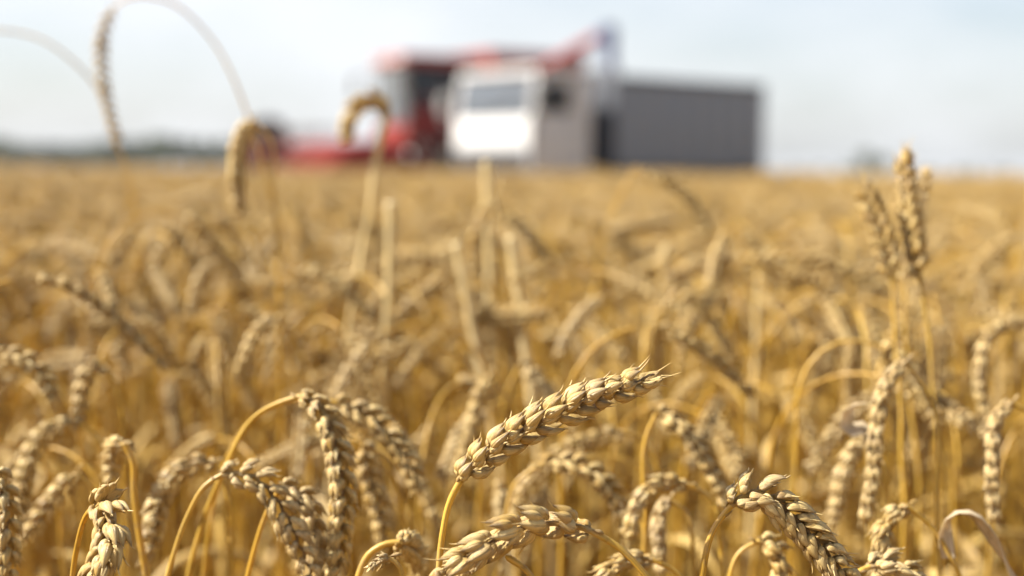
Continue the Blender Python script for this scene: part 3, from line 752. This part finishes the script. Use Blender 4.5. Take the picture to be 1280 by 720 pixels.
n_stalks = 0
def hero(label, d, stem, ear=None, roll=0.7, n=None, size=1.0, sharp=0, spread=1.0, r=(0.0018, 0.0011), leaf=None, group=None, cap=False, pale=False):
    """sharp: 0 blurred, 1 near focus, 2 in focus (each spikelet a sub-part)"""
    global n_stalks; n_stalks += 1; seed = 1000 + n_stalks
    S = world_pts(stem, d)
    # carry the stem down to the soil below the frame
    low = S[0]; dirn = unit(S[0] - S[1]); k = low[2] * 0.75
    foot = np.array([low[0] + dirn[0] * k * .12 + rng0.uniform(-.02, .02), low[1] + abs(rng0.uniform(.0, .05)), 0.0])
    mid = (low * .5 + foot * .5) + np.array([dirn[0] * .012, 0, 0])
    S = np.vstack([foot, mid, S]) - foot
    root = thing('wheat_stalk', label, CAT, foot, group=group)
    g = build_stem(S, r[0], r[1], True, 12 if sharp else 8, seed, .003 if sharp else .006)
    if cap:
        P, _ = spline(S, .004); e = P[-1]; t = unit(P[-1] - P[-2])
        v, q, uv = tube(np.array([e - t * .004, e - t * .001, e + t * .0015, e + t * .003]), np.array([.98, 1.16, 1.2, .5]) * r[1], 10); g.add(v, q, uv, .9)
    link('stem', g.mesh('stem', [M_DRY if pale else M_STEM]), root)
    if ear:
        E = world_pts(ear, d) - foot
        if np.linalg.norm(E[0] - S[-1]) > 1e-4: E[0] = S[-1]
        L = spline(E, .003)[1]; size = size if sharp == 2 else size * .86
        nn = n or max(9, int(round(L / 0.0041)))
        res = {0: (6, 6), 1: (8, 8), 2: (14, 14)}[sharp]
        core, spk = build_ear(E, roll, nn, size, res, seed, 4 if sharp else 3, spread=spread)
        if sharp == 2:
            eo = link('ear', core.mesh('ear', [M_EAR]), root)
            for s_ in spk: link('spikelet', s_.mesh('spikelet', [M_EAR]), eo)
        else:
            link('ear', merge(core, spk).mesh('ear', [M_EAR]), root)
    for lf in (leaf or []):
        P = world_pts(lf['p'], d) - foot
        link('leaf', build_leaf(P, lf.get('w', .008), lf.get('twist', 2), seed).mesh('leaf', [M_PALE if lf.get('pale') else M_LEAF]), root, lf.get('label'))
    return root

# in focus
hero('sharp golden wheat ear rising to the upper right from a bent straw', .57,
     [(546, 765), (549, 716), (554, 665), (563, 625), (577, 599)], [(577, 599), (594, 581), (650, 541), (710, 510), (770, 487), (818, 468)], roll=2.25, n=20, size=1.04, sharp=2, r=(.0018, .00135))
hero('sharp bowed ear with loose open husks lying below the central rising ear', .55,
     [(838, 770), (808, 722), (775, 686), (737, 663)], [(737, 663), (702, 655), (655, 660), (612, 680), (578, 704), (540, 745)], roll=.5, n=12, size=1.22, sharp=2, spread=1.25, r=(.0018, .0013))
hero('sharp grey-shaded ear arching over to the lower right of the central ear', .57,
     [(872, 765), (879, 712), (891, 664), (914, 632)], [(914, 632), (945, 615), (985, 640), (1025, 682), (1068, 735)], roll=1.2, n=21, size=.96, sharp=2, r=(.0018, .0013))
hero('sharp tawny ear hanging straight down in the lower left corner', .565,
     [(88, 770, .60), (94, 700, .595), (106, 648, .585), (120, 632, .572)], [(120, 632, .572), (132, 634, .563), (137, 668, .556), (122, 716, .552), (100, 770, .55)], roll=.9, n=16, size=1.05, sharp=2)
hero('stub of pale broken straw with a shrivelled tip at the bottom edge', .565,
     [(512, 770), (505, 730), (496, 704), (486, 698)], [(486, 698), (478, 700), (468, 712)], n=4, size=.42, sharp=1, r=(.0013, .0009))
hero('thin bleached straw bent over just under the loose-husked ear', .56,
     [(696, 790), (672, 736), (658, 713), (640, 700)], None, r=(.0016, .0012), cap=True, sharp=1)
# near, slightly soft
def soft(*a, **k): k.setdefault('sharp', 1); return hero(*a, **k)
soft('soft ear hanging as a column of husks from a tall arched straw', .67,
     [(225, 770, .70), (252, 660, .70), (278, 590, .69), (320, 520, .68), (375, 495, .67)], [(375, 495, .67), (402, 513, .66), (420, 560, .655), (428, 620, .65), (424, 690, .65), (418, 735, .65)], roll=.2)
soft('soft ear curving right from the twin arched straw behind the column of husks', .73,
     [(248, 770, .76), (266, 640, .75), (283, 575, .74), (315, 525, .73), (370, 500, .73), (420, 503, .73)], [(420, 503, .73), (465, 524), (500, 560), (528, 612)], roll=1.0)
soft('soft ear drooping right across the lower left, dark along its underside', .64,
     [(196, 770), (214, 700), (236, 642), (258, 606), (278, 593)], [(278, 593), (318, 597), (348, 628), (372, 675), (392, 728)], roll=1.2)
soft('soft yellow ear hanging between the dark-bellied ear and the column of husks', .655,
     [(300, 770), (318, 690), (334, 640), (352, 607)], [(352, 607), (378, 622), (392, 655), (399, 700), (396, 745)], roll=.4)
soft('soft ear bending left below the arched straws, pale swollen husks', .715,
     [(290, 770), (288, 690), (282, 610), (268, 577)], [(268, 577), (228, 588), (205, 615), (194, 655), (188, 700)], roll=.7)
soft('soft ear sagging to the left of the upright knee-bent straw, high at the far left', .79,
     [(152, 770), (150, 650), (132, 560), (98, 527)], [(98, 527), (58, 542), (36, 580), (28, 630), (30, 665)], roll=.6)
soft('small soft ear sloping down to the left near the lower left corner', .73,
     [(124, 770), (120, 660), (112, 606), (97, 591)], [(97, 591), (72, 618), (50, 648), (32, 676)], roll=.9, size=.85)
soft('knee-bent straw standing straight with its small ear folded behind it at the lower left', .68,
     [(188, 770), (178, 690), (168, 610), (166, 575), (157, 556)], [(157, 556, .68), (146, 560, .70), (141, 580, .72), (139, 602, .73)], size=.8, r=(.0021, .0017))
soft('soft ear cut off by the left edge of the picture', .63, [(-60, 770), (-45, 660), (-25, 595), (-6, 588)], [(-6, 588), (4, 610), (9, 660), (8, 735)], roll=.4)
soft('shaded brown ear hanging behind the column of husks', .76,
     [(525, 770), (508, 660), (480, 575), (455, 553)], [(455, 553), (462, 590), (473, 630), (484, 680)], roll=1.1)
soft('straw bent into a low hook at the bottom left of centre, its ear pointing away', .62,
     [(438, 770), (447, 725), (462, 692), (482, 680), (500, 678)], [(500, 678, .62), (518, 690, .66), (524, 712, .69), (520, 735, .70)], size=.9, r=(.0018, .0015))
soft('blurred ear leaning down to the left above the central ear, big pale husks', .88,
     [(648, 770), (645, 620), (635, 500), (614, 468)], [(614, 468), (600, 495), (588, 540), (572, 590)], roll=.4)
soft('blurred short ear tilting right just above the rising central ear', .95,
     [(628, 770), (630, 620), (636, 485), (650, 456)], [(650, 456), (668, 470), (684, 492), (694, 520)], roll=.4)
soft('soft ear drooping right, directly under the central rising ear', .74,
     [(612, 770), (628, 670), (648, 600), (680, 579)], [(680, 579), (728, 584), (762, 612), (784, 662)], roll=.6)
soft('soft pale ear slanting down left behind the central rising ear', .82,
     [(835, 770), (826, 640), (808, 556), (778, 540)], [(778, 540), (722, 557), (672, 592), (640, 650)], roll=.8)
soft('bleached ear sliding down to the right from beside the tip of the central ear', .73,
     [(800, 770), (806, 640), (810, 540), (822, 514)], [(822, 514), (852, 535), (882, 575), (908, 628)], roll=.3)
soft('yellow ear hooking left above the base of the grey-shaded arching ear', .70,
     [(905, 770), (900, 680), (888, 622), (858, 605)], [(858, 605), (822, 606), (800, 628), (788, 668)], roll=.5)
soft('yellow ear hanging straight inside the hook left of the grey-shaded arching ear', .72,
     [(868, 770), (866, 690), (856, 638), (836, 624)], [(836, 624), (826, 640), (824, 670), (826, 706)], roll=.2)
soft('tall soft ear hanging in a long column at the lower right, under a short arch', .72,
     [(1172, 770), (1172, 620), (1158, 485), (1132, 452)], [(1132, 452), (1108, 480), (1096, 530), (1091, 590), (1080, 650)], roll=.3,
     leaf=[{'p': [(1093, 560), (1078, 535), (1060, 540), (1056, 520), (1066, 506), (1082, 503)], 'pale': 1, 'w': .010, 'twist': 1.2, 'label': 'white curled scrap of dry leaf'}])
soft('yellow ear hanging left of the long column of husks at the lower right', .77,
     [(1118, 770), (1112, 650), (1100, 565), (1083, 546)], [(1083, 546), (1064, 572), (1052, 606), (1044, 652)], roll=.7)
soft('soft ear hanging straight near the right edge below a sharp bend', .72,
     [(1312, 770), (1306, 620), (1290, 520), (1264, 503)], [(1264, 503), (1246, 525), (1240, 575), (1242, 645)], roll=.3)
soft('blurred ear curving down from a wide arch at the right edge', .85,
     [(1330, 770), (1326, 580), (1310, 425), (1280, 402)], [(1280, 402), (1242, 415), (1226, 455), (1232, 522)], roll=.5)
soft('low arched straw at the lower right with a pale shredded leaf beside it', .66,
     [(1222, 770), (1190, 700), (1158, 652), (1134, 633)], [(1134, 633), (1112, 648), (1104, 690), (1098, 745)], roll=.8, size=.95,
     leaf=[{'p': [(1186, 698), (1190, 640), (1215, 638), (1242, 668), (1260, 705), (1280, 745)], 'pale': 1, 'w': .009, 'twist': 2.6, 'label': 'pale shredded dry leaf'}])
soft('top of a stubby ear poking up at the bottom edge on the right', .62,
     [(1040, 790), (1052, 745), (1068, 718), (1088, 708)], [(1088, 708), (1112, 704), (1140, 720), (1162, 756)], roll=.5)
soft('soft ear lying level along the bottom edge right of the loose-husked ear', .64,
     [(880, 790), (868, 745), (845, 715), (815, 700)], [(815, 700), (785, 700), (755, 720), (730, 760)], roll=.5)
soft('yellow ear leaning at the bottom edge just left of the grey-shaded ear tip', .66,
     [(905, 790), (910, 730), (925, 690), (950, 676)], [(950, 676), (970, 690), (975, 720), (965, 760)], roll=.5)
# upright group at the right
hero('tall upright ear breaking the horizon at the right', .82, [(1176, 770), (1172, 560), (1162, 430), (1150, 345)], [(1150, 345), (1141, 290), (1135, 240), (1129, 190)], roll=.5, sharp=1, size=1.15)
hero('upright ear leaning left beside the tall one on the right horizon', .82, [(1130, 770), (1126, 520), (1120, 430), (1114, 342)], [(1114, 342), (1106, 302), (1093, 266), (1079, 232)], roll=1.2, sharp=1, size=1.1)
hero('short upright ear half hidden behind the tall one on the right horizon', .90, [(1152, 770), (1145, 560), (1132, 430), (1132, 350)], [(1132, 350), (1142, 300), (1150, 255), (1158, 208)], roll=.2)
# arches against the sky at the left
hero('ear hanging against the sky from a high thin loop of straw at the upper left', 1.12,
     [(425, 770), (406, 520), (386, 430), (350, 290), (312, 152), (262, 46), (205, 0), (160, -2), (138, 14)], [(138, 14), (128, 45), (128, 90), (137, 140), (152, 192)], roll=1.5, size=.8, r=(.0014, .0009))
hero('thin straw arching out of the left edge against the sky', 1.2,
     [(215, 770), (202, 480), (187, 360), (172, 280), (150, 187), (116, 104), (62, 54), (0, 38), (-45, 42)], [(-45, 42), (-75, 70), (-85, 120), (-82, 170)], r=(.0014, .0009),
     leaf=[{'p': [(190, 380), (175, 345), (176, 300), (170, 275)], 'w': .009, 'label': 'brown leaf sheath'}])
hero('pale ear hanging under the right foot of the high loop, before the red header', 1.03,
     [(352, 770), (350, 420), (342, 240), (334, 168), (316, 150)], [(316, 150), (303, 172), (297, 210), (299, 264)], roll=.4, size=1.35)
hero('pale straw topped by a brown drooping ear in front of the harvester cab', 1.2,
     [(400, 770), (436, 420), (466, 240), (474, 180), (484, 142)], [(484, 142), (470, 127), (452, 130), (438, 148), (433, 172)], size=1.5, n=13, spread=1.4, roll=.4, r=(.0024, .0030), pale=True)
# middle distance
hero('ear drooping right below the tail of the grey lorry', 1.20, [(720, 770), (738, 420), (766, 262), (792, 213)], [(792, 213), (832, 226), (866, 254), (890, 296)], roll=.6)
hero('ear sloping to the right, shaded below, at mid height left of the straw stubs', 1.07, [(300, 770), (322, 480), (342, 372), (366, 338)], [(366, 338), (404, 344), (438, 368), (466, 398)], roll=.6)
hero('dark ear lying nearly level behind the tallest straw stub', 1.24, [(650, 770), (630, 500), (604, 352), (560, 322)], [(560, 322), (520, 322), (482, 332), (448, 350)], roll=.6)
hero('brown ear falling to the right between the straw stubs and the lorry', 1.16, [(565, 770), (578, 420), (592, 292), (612, 262)], [(612, 262), (642, 276), (672, 308), (698, 350)], roll=.6)
hero('ear falling to the left behind the second straw stub', 1.20, [(690, 770), (672, 420), (652, 280), (628, 252)], [(628, 252), (606, 266), (594, 298), (590, 340)], roll=.6)
hero('dark ear falling to the right beyond the tip of the central ear', 1.20, [(880, 770), (890, 450), (905, 318), (926, 290)], [(926, 290), (944, 306), (958, 332), (968, 364)], roll=.6)
hero('brown shaded ear falling to the right above the bleached ear', 1.01, [(800, 770), (808, 520), (826, 390), (848, 361)], [(848, 361), (872, 380), (894, 412), (914, 448)], roll=.6)
hero('pale ear falling to the left under the red header', 0.92, [(392, 770), (386, 560), (372, 430), (350, 396)], [(350, 396), (328, 410), (312, 436), (300, 470)], roll=.6)
hero('small pale ear hanging at mid height left of the high loop foot', 1.11, [(300, 770), (296, 480), (286, 350), (270, 325)], [(270, 325), (256, 340), (246, 364), (242, 396)], roll=.6)
hero('pale ear lying towards the left edge at mid height', 0.79, [(-50, 770), (-48, 560), (-36, 458), (-5, 445)], [(-5, 445), (28, 448), (52, 468), (68, 502)], roll=.6)
hero('yellow straw hooked into a narrow crook at the left, ear inside the hook', 0.84, [(158, 770), (154, 580), (147, 492), (134, 463)], [(134, 463), (118, 459), (106, 480), (100, 524)], roll=.6)
hero('pale ear pointing down to the right at mid height on the left', 1.11, [(128, 770), (132, 540), (146, 400), (160, 380)], [(160, 380), (176, 390), (192, 406), (206, 428)], roll=.6)
hero('pale ear rising to the right at mid height near the right edge', 1.20, [(1180, 770), (1190, 480), (1204, 380), (1216, 346)], [(1216, 346), (1234, 322), (1254, 304), (1276, 292)], roll=.6)
hero('pinkish ear slanting down left above the central ear tip', 1.01, [(800, 770), (796, 520), (780, 400), (752, 372)], [(752, 372), (730, 392), (712, 416), (698, 444)], roll=.6)
# headless straws
GS = dict(r=(.0034, .0038), cap=True, pale=True)
hero('tallest pale straw stub standing alone in the middle distance', 1.13, [(470, 770), (479, 500), (485, 390), (489, 256)], **GS)
hero('yellow straw stub leaning left, second of the three broken straws', 1.13, [(648, 770), (618, 540), (597, 440), (572, 308)], **GS)
hero('yellow straw stub leaning left, rightmost of the three broken straws', 1.13, [(695, 770), (668, 520), (652, 400), (639, 300)], **GS)
hero('pale straw stub showing in front of the lorry bumper', 1.30, [(618, 770), (614, 420), (611, 290), (608, 206)], **GS)
hero('thin pale straw stub standing right of the central ear tip', 1.20, [(936, 770), (940, 560), (944, 450), (949, 348)], r=(.0026, .0022), cap=True, pale=True)

# ------------------------------------------------------------------ crowd stalks and the standing crop
def variant(seed, bend, top, res, full, nspk=17, nc=7, leafs=1, ear_len=None):
    r_ = np.random.default_rng(seed)
    el = ear_len or r_.uniform(.058, .094)
    S, E = stalk_curve(r_, bend, el, top, r_.uniform(-.05, .12), r_.uniform(.07, .15))
    st = build_stem(S[::3] if len(S) > 12 else S, .0019, .0011, True, nc, seed, .012)
    core, spk = build_ear(E[::2] if len(E) > 6 else E, r_.uniform(0, 3), nspk, r_.uniform(.74, .98), res, seed, full, awns=False)
    ear = merge(core, spk); lv = []
    for k in range(leafs):
        z = top * r_.uniform(.52, .8); a = r_.uniform(0, 6.28); i = int(np.argmin(abs(S[:, 2] - z))); p = S[i]
        d = np.array([math.cos(a), math.sin(a), 0]); ln = r_.uniform(.09, .17)
        P = np.array([p, p + d * ln * .25 + [0, 0, ln * .4], p + d * ln * .6 + [0, 0, ln * .35], p + d * ln * .85 - [0, 0, ln * .15], p + d * ln * .8 - [0, 0, ln * .6]])
        lv.append(build_leaf(P, r_.uniform(.006, .010), r_.uniform(-4, 4), seed + k, 4, .014))
    return st, ear, lv

BENDS = [2.5, 2.2, 2.75, 1.8, 2.4, 1.4, 2.6, 0.35, 2.1, 2.9, 1.9, 0.8, 2.3, 2.65]
protos = []
for i, bd in enumerate(BENDS):
    st, ear, lv = variant(300 + i, bd, .88, (6, 6), 3, 19, leafs=1 + i % 2)
    protos.append((st.mesh('stem', [M_STEM]), ear.mesh('ear', [M_EAR]), [l.mesh('leaf', [M_LEAF]) for l in lv], bd))

R0 = random.Random(17)
LB = {'bow': 'bowed golden stalk, one of the blurred crowd between the sharp ears and the open field',
      'up': 'upright golden stalk, one of the blurred crowd between the sharp ears and the open field'}
placed = []
first = {}
tries = 0
while len(placed) < 300 - n_stalks and tries < 20000:
    tries += 1
    d = 0.80 + (1.78 - 0.80) * R0.random() ** 0.72
    half = 0.375 * d
    x = R0.uniform(-half, half)
    if any((x - a) ** 2 + (d - b_) ** 2 < .034 ** 2 for a, b_ in placed): continue
    i = R0.randrange(len(protos)); st, ear, lv, bd = protos[i]
    if bd < 1.0 and R0.random() < .35: continue
    top = 0.885 + R0.gauss(0, .034) - (0.02 if d < 1.0 else 0)
    top = min(top, .955 if d > 1.1 else .905)
    placed.append((x, d)); k = top / .88; rz = R0.uniform(0, 2 * PI)
    kind = 'up' if bd < 1.0 else 'bow'
    if i not in first:
        root = thing('wheat_stalk', LB[kind], CAT, (x, d, 0), rz, 'wheat stalks of the blurred crowd')
        ps = [link('stem', st, root), link('ear', ear, root)] + [link('leaf', l, root) for l in lv]
        first[i] = (root, ps)
    else:
        src, ps = first[i]
        root = src.copy(); COL.objects.link(root); root.location = (x, d, 0); root.rotation_euler = (0, 0, rz)
        for q in ps:
            c = q.copy(); COL.objects.link(c); c.parent = root
    root.scale = (k, k, k)

# the rest of the crop: one object, stalk meshes scattered by geometry nodes
lib = bpy.data.collections.new('crop_library')
near_ids, far_ids, clump_ids = [], [], []
def lib_add(name, geo):
    o = bpy.data.objects.new(name, geo.mesh(name, [M_EAR, M_STEM, M_LEAF])); lib.objects.link(o)
def whole(st, ear, lv):
    g = Geo(); g.join(ear, 0); g.join(st, 1)
    for l in lv: g.join(l, 2)
    return g
for i, bd in enumerate(BENDS[:12]):
    lib_add('crop_a%02d' % i, whole(*variant(500 + i, bd, .88, (5, 5), 3, 18, 5, 1 + i % 2))); near_ids.append(i)
for i in range(5):
    rr = np.random.default_rng(700 + i); g = Geo()
    for k in range(14):
        w = whole(*variant(720 + i * 20 + k, BENDS[rr.integers(len(BENDS))], .88 + rr.normal(0, .03), (4, 4), 2, 13, 4, 1))
        a = rr.uniform(0, 6.28); R_ = np.array([[math.cos(a), -math.sin(a), 0], [math.sin(a), math.cos(a), 0], [0, 0, 1]])
        g.join(w, 0, R_, np.array([rr.uniform(-.16, .16), rr.uniform(-.16, .16), 0]))
    lib_add('crop_b%02d' % i, g); clump_ids.append(12 + i)

rp = np.random.default_rng(23)
def wedge(n, r0, r1, half):
    rr = np.sqrt(rp.uniform(r0 ** 2, r1 ** 2, n)); a = rp.uniform(-half, half, n)
    return np.stack([np.sin(a) * rr, np.cos(a) * rr], 1)
H = rad(34)
pts = []; idx = []; scl = []
near = wedge(int(420 * H * (7.5 ** 2 - 0.6 ** 2)), .6, 7.5, H)
inside = (near[:, 1] < 1.78) & (near[:, 1] > .3) & (abs(near[:, 0]) < .375 * near[:, 1] + np.clip(.16 - .22 * (near[:, 1] - .7), .01, .16))
near = near[~inside]
beside = wedge(500, .6, 1.4, rad(75)); beside = beside[(abs(beside[:, 0]) > .42 * beside[:, 1] + .15)]
near = np.concatenate([near, beside])
back = wedge(230, 1.15, 1.85, rad(22)); near = np.concatenate([near, back])
pts.append(near); idx.append(rp.integers(0, 12, len(near)))
# knock back the number of stiff upright ears
up = np.isin(idx[0], [7, 11]) & (rp.uniform(size=len(near)) < .55); idx[0][up] = rp.integers(0, 5, up.sum())
s = (.885 + rp.normal(0, .036, len(near))) / .88; s = np.minimum(s, .965 / .88); tall = (rp.uniform(size=len(near)) < .012) & (near[:, 1] > 1.9); s[tall] = rp.uniform(.94, 1.02, tall.sum()) / .88; scl.append(s)
for n_, r0, r1 in ((int(20 * H * (24 ** 2 - 7.5 ** 2)), 7.5, 24), (int(6.5 * H * (66 ** 2 - 24 ** 2)), 24, 66)):
    p = wedge(n_, r0, r1, H); pts.append(p); idx.append(rp.integers(12, 17, n_)); scl.append((.88 + rp.normal(0, .036, n_)) / .88)
pts = np.concatenate(pts); idx = np.concatenate(idx); scl = np.concatenate(scl)
def clear_of(cx, cy, x0, x1, y0, y1):
    dx, dy = pts[:, 0] - cx, pts[:, 1] - cy; lx = dx * EF[0] + dy * EF[1]; ly = dx * EL[0] + dy * EL[1]
    return ~((lx > x0) & (lx < x1) & (ly > y0) & (ly < y1))
ok = clear_of(-.454, 28.4, -7.2, .6, -1.7, 1.7) & clear_of(-2.85, 34.2, -60, 3.4, -3.2, 3.2) & clear_of(-2.85, 34.2, -60, 14, -12, 4.6) * 1
ok = clear_of(-.454, 28.4, -7.2, .6, -1.7, 1.7) & clear_of(-2.85, 34.2, -60, 3.3, -3.6, 3.6)
pts, idx, scl = pts[ok], idx[ok], scl[ok]
m = bpy.data.meshes.new('wheat_field'); m.vertices.add(len(pts))
m.vertices.foreach_set('co', np.column_stack([pts, np.zeros(len(pts))]).astype(np.float32).ravel())
rot = np.column_stack([rp.normal(0, .05, len(pts)), rp.normal(0, .05, len(pts)), rp.uniform(0, 2 * PI, len(pts))]).astype(np.float32)
a = m.attributes.new('rot', 'FLOAT_VECTOR', 'POINT'); a.data.foreach_set('vector', rot.ravel())
a = m.attributes.new('scl', 'FLOAT', 'POINT'); a.data.foreach_set('value', scl.astype(np.float32))
a = m.attributes.new('idx', 'INT', 'POINT'); a.data.foreach_set('value', idx.astype(np.int32))
m.update()
field = link('wheat_field', m); field['kind'] = 'stuff'; field['label'] = 'standing ripe wheat stretching to the horizon'
ng = bpy.data.node_groups.new('scatter_crop', 'GeometryNodeTree')
ng.interface.new_socket('Geometry', in_out='INPUT', socket_type='NodeSocketGeometry'); ng.interface.new_socket('Geometry', in_out='OUTPUT', socket_type='NodeSocketGeometry')
gi = ng.nodes.new('NodeGroupInput'); go = ng.nodes.new('NodeGroupOutput')
iop = ng.nodes.new('GeometryNodeInstanceOnPoints'); ci = ng.nodes.new('GeometryNodeCollectionInfo')
ci.inputs['Collection'].default_value = lib; ci.inputs['Separate Children'].default_value = True; ci.inputs['Reset Children'].default_value = True
def na(t, n):
    x = ng.nodes.new('GeometryNodeInputNamedAttribute'); x.data_type = t; x.inputs['Name'].default_value = n; return x.outputs['Attribute']
e2r = ng.nodes.new('FunctionNodeEulerToRotation')
ng.links.new(na('FLOAT_VECTOR', 'rot'), e2r.inputs[0])
ng.links.new(gi.outputs[0], iop.inputs['Points']); ng.links.new(ci.outputs[0], iop.inputs['Instance'])
iop.inputs['Pick Instance'].default_value = True
ng.links.new(na('INT', 'idx'), iop.inputs['Instance Index']); ng.links.new(e2r.outputs[0], iop.inputs['Rotation']); ng.links.new(na('FLOAT', 'scl'), iop.inputs['Scale'])
ng.links.new(iop.outputs[0], go.inputs[0])
md = field.modifiers.new('crop', 'NODES'); md.node_group = ng

# ------------------------------------------------------------------ summer air over the field
b = PB(); b.box(-3050, 3050, -3050, 3050, -1.0, 18.0, 0)
hm = bpy.data.materials.new('summer_haze'); hm.use_nodes = True; ht = hm.node_tree; ht.nodes.clear()
hv = ht.nodes.new('ShaderNodeVolumePrincipled'); ho = ht.nodes.new('ShaderNodeOutputMaterial')
hv.inputs['Color'].default_value = (0.90, 0.94, 1.0, 1); hv.inputs['Density'].default_value = 0.00016; hv.inputs['Anisotropy'].default_value = 0.2
ht.links.new(hv.outputs[0], ho.inputs['Volume'])
hz = b.build('haze', hm, None); hz['kind'] = 'stuff'; hz['label'] = 'thin pale summer haze over the field'
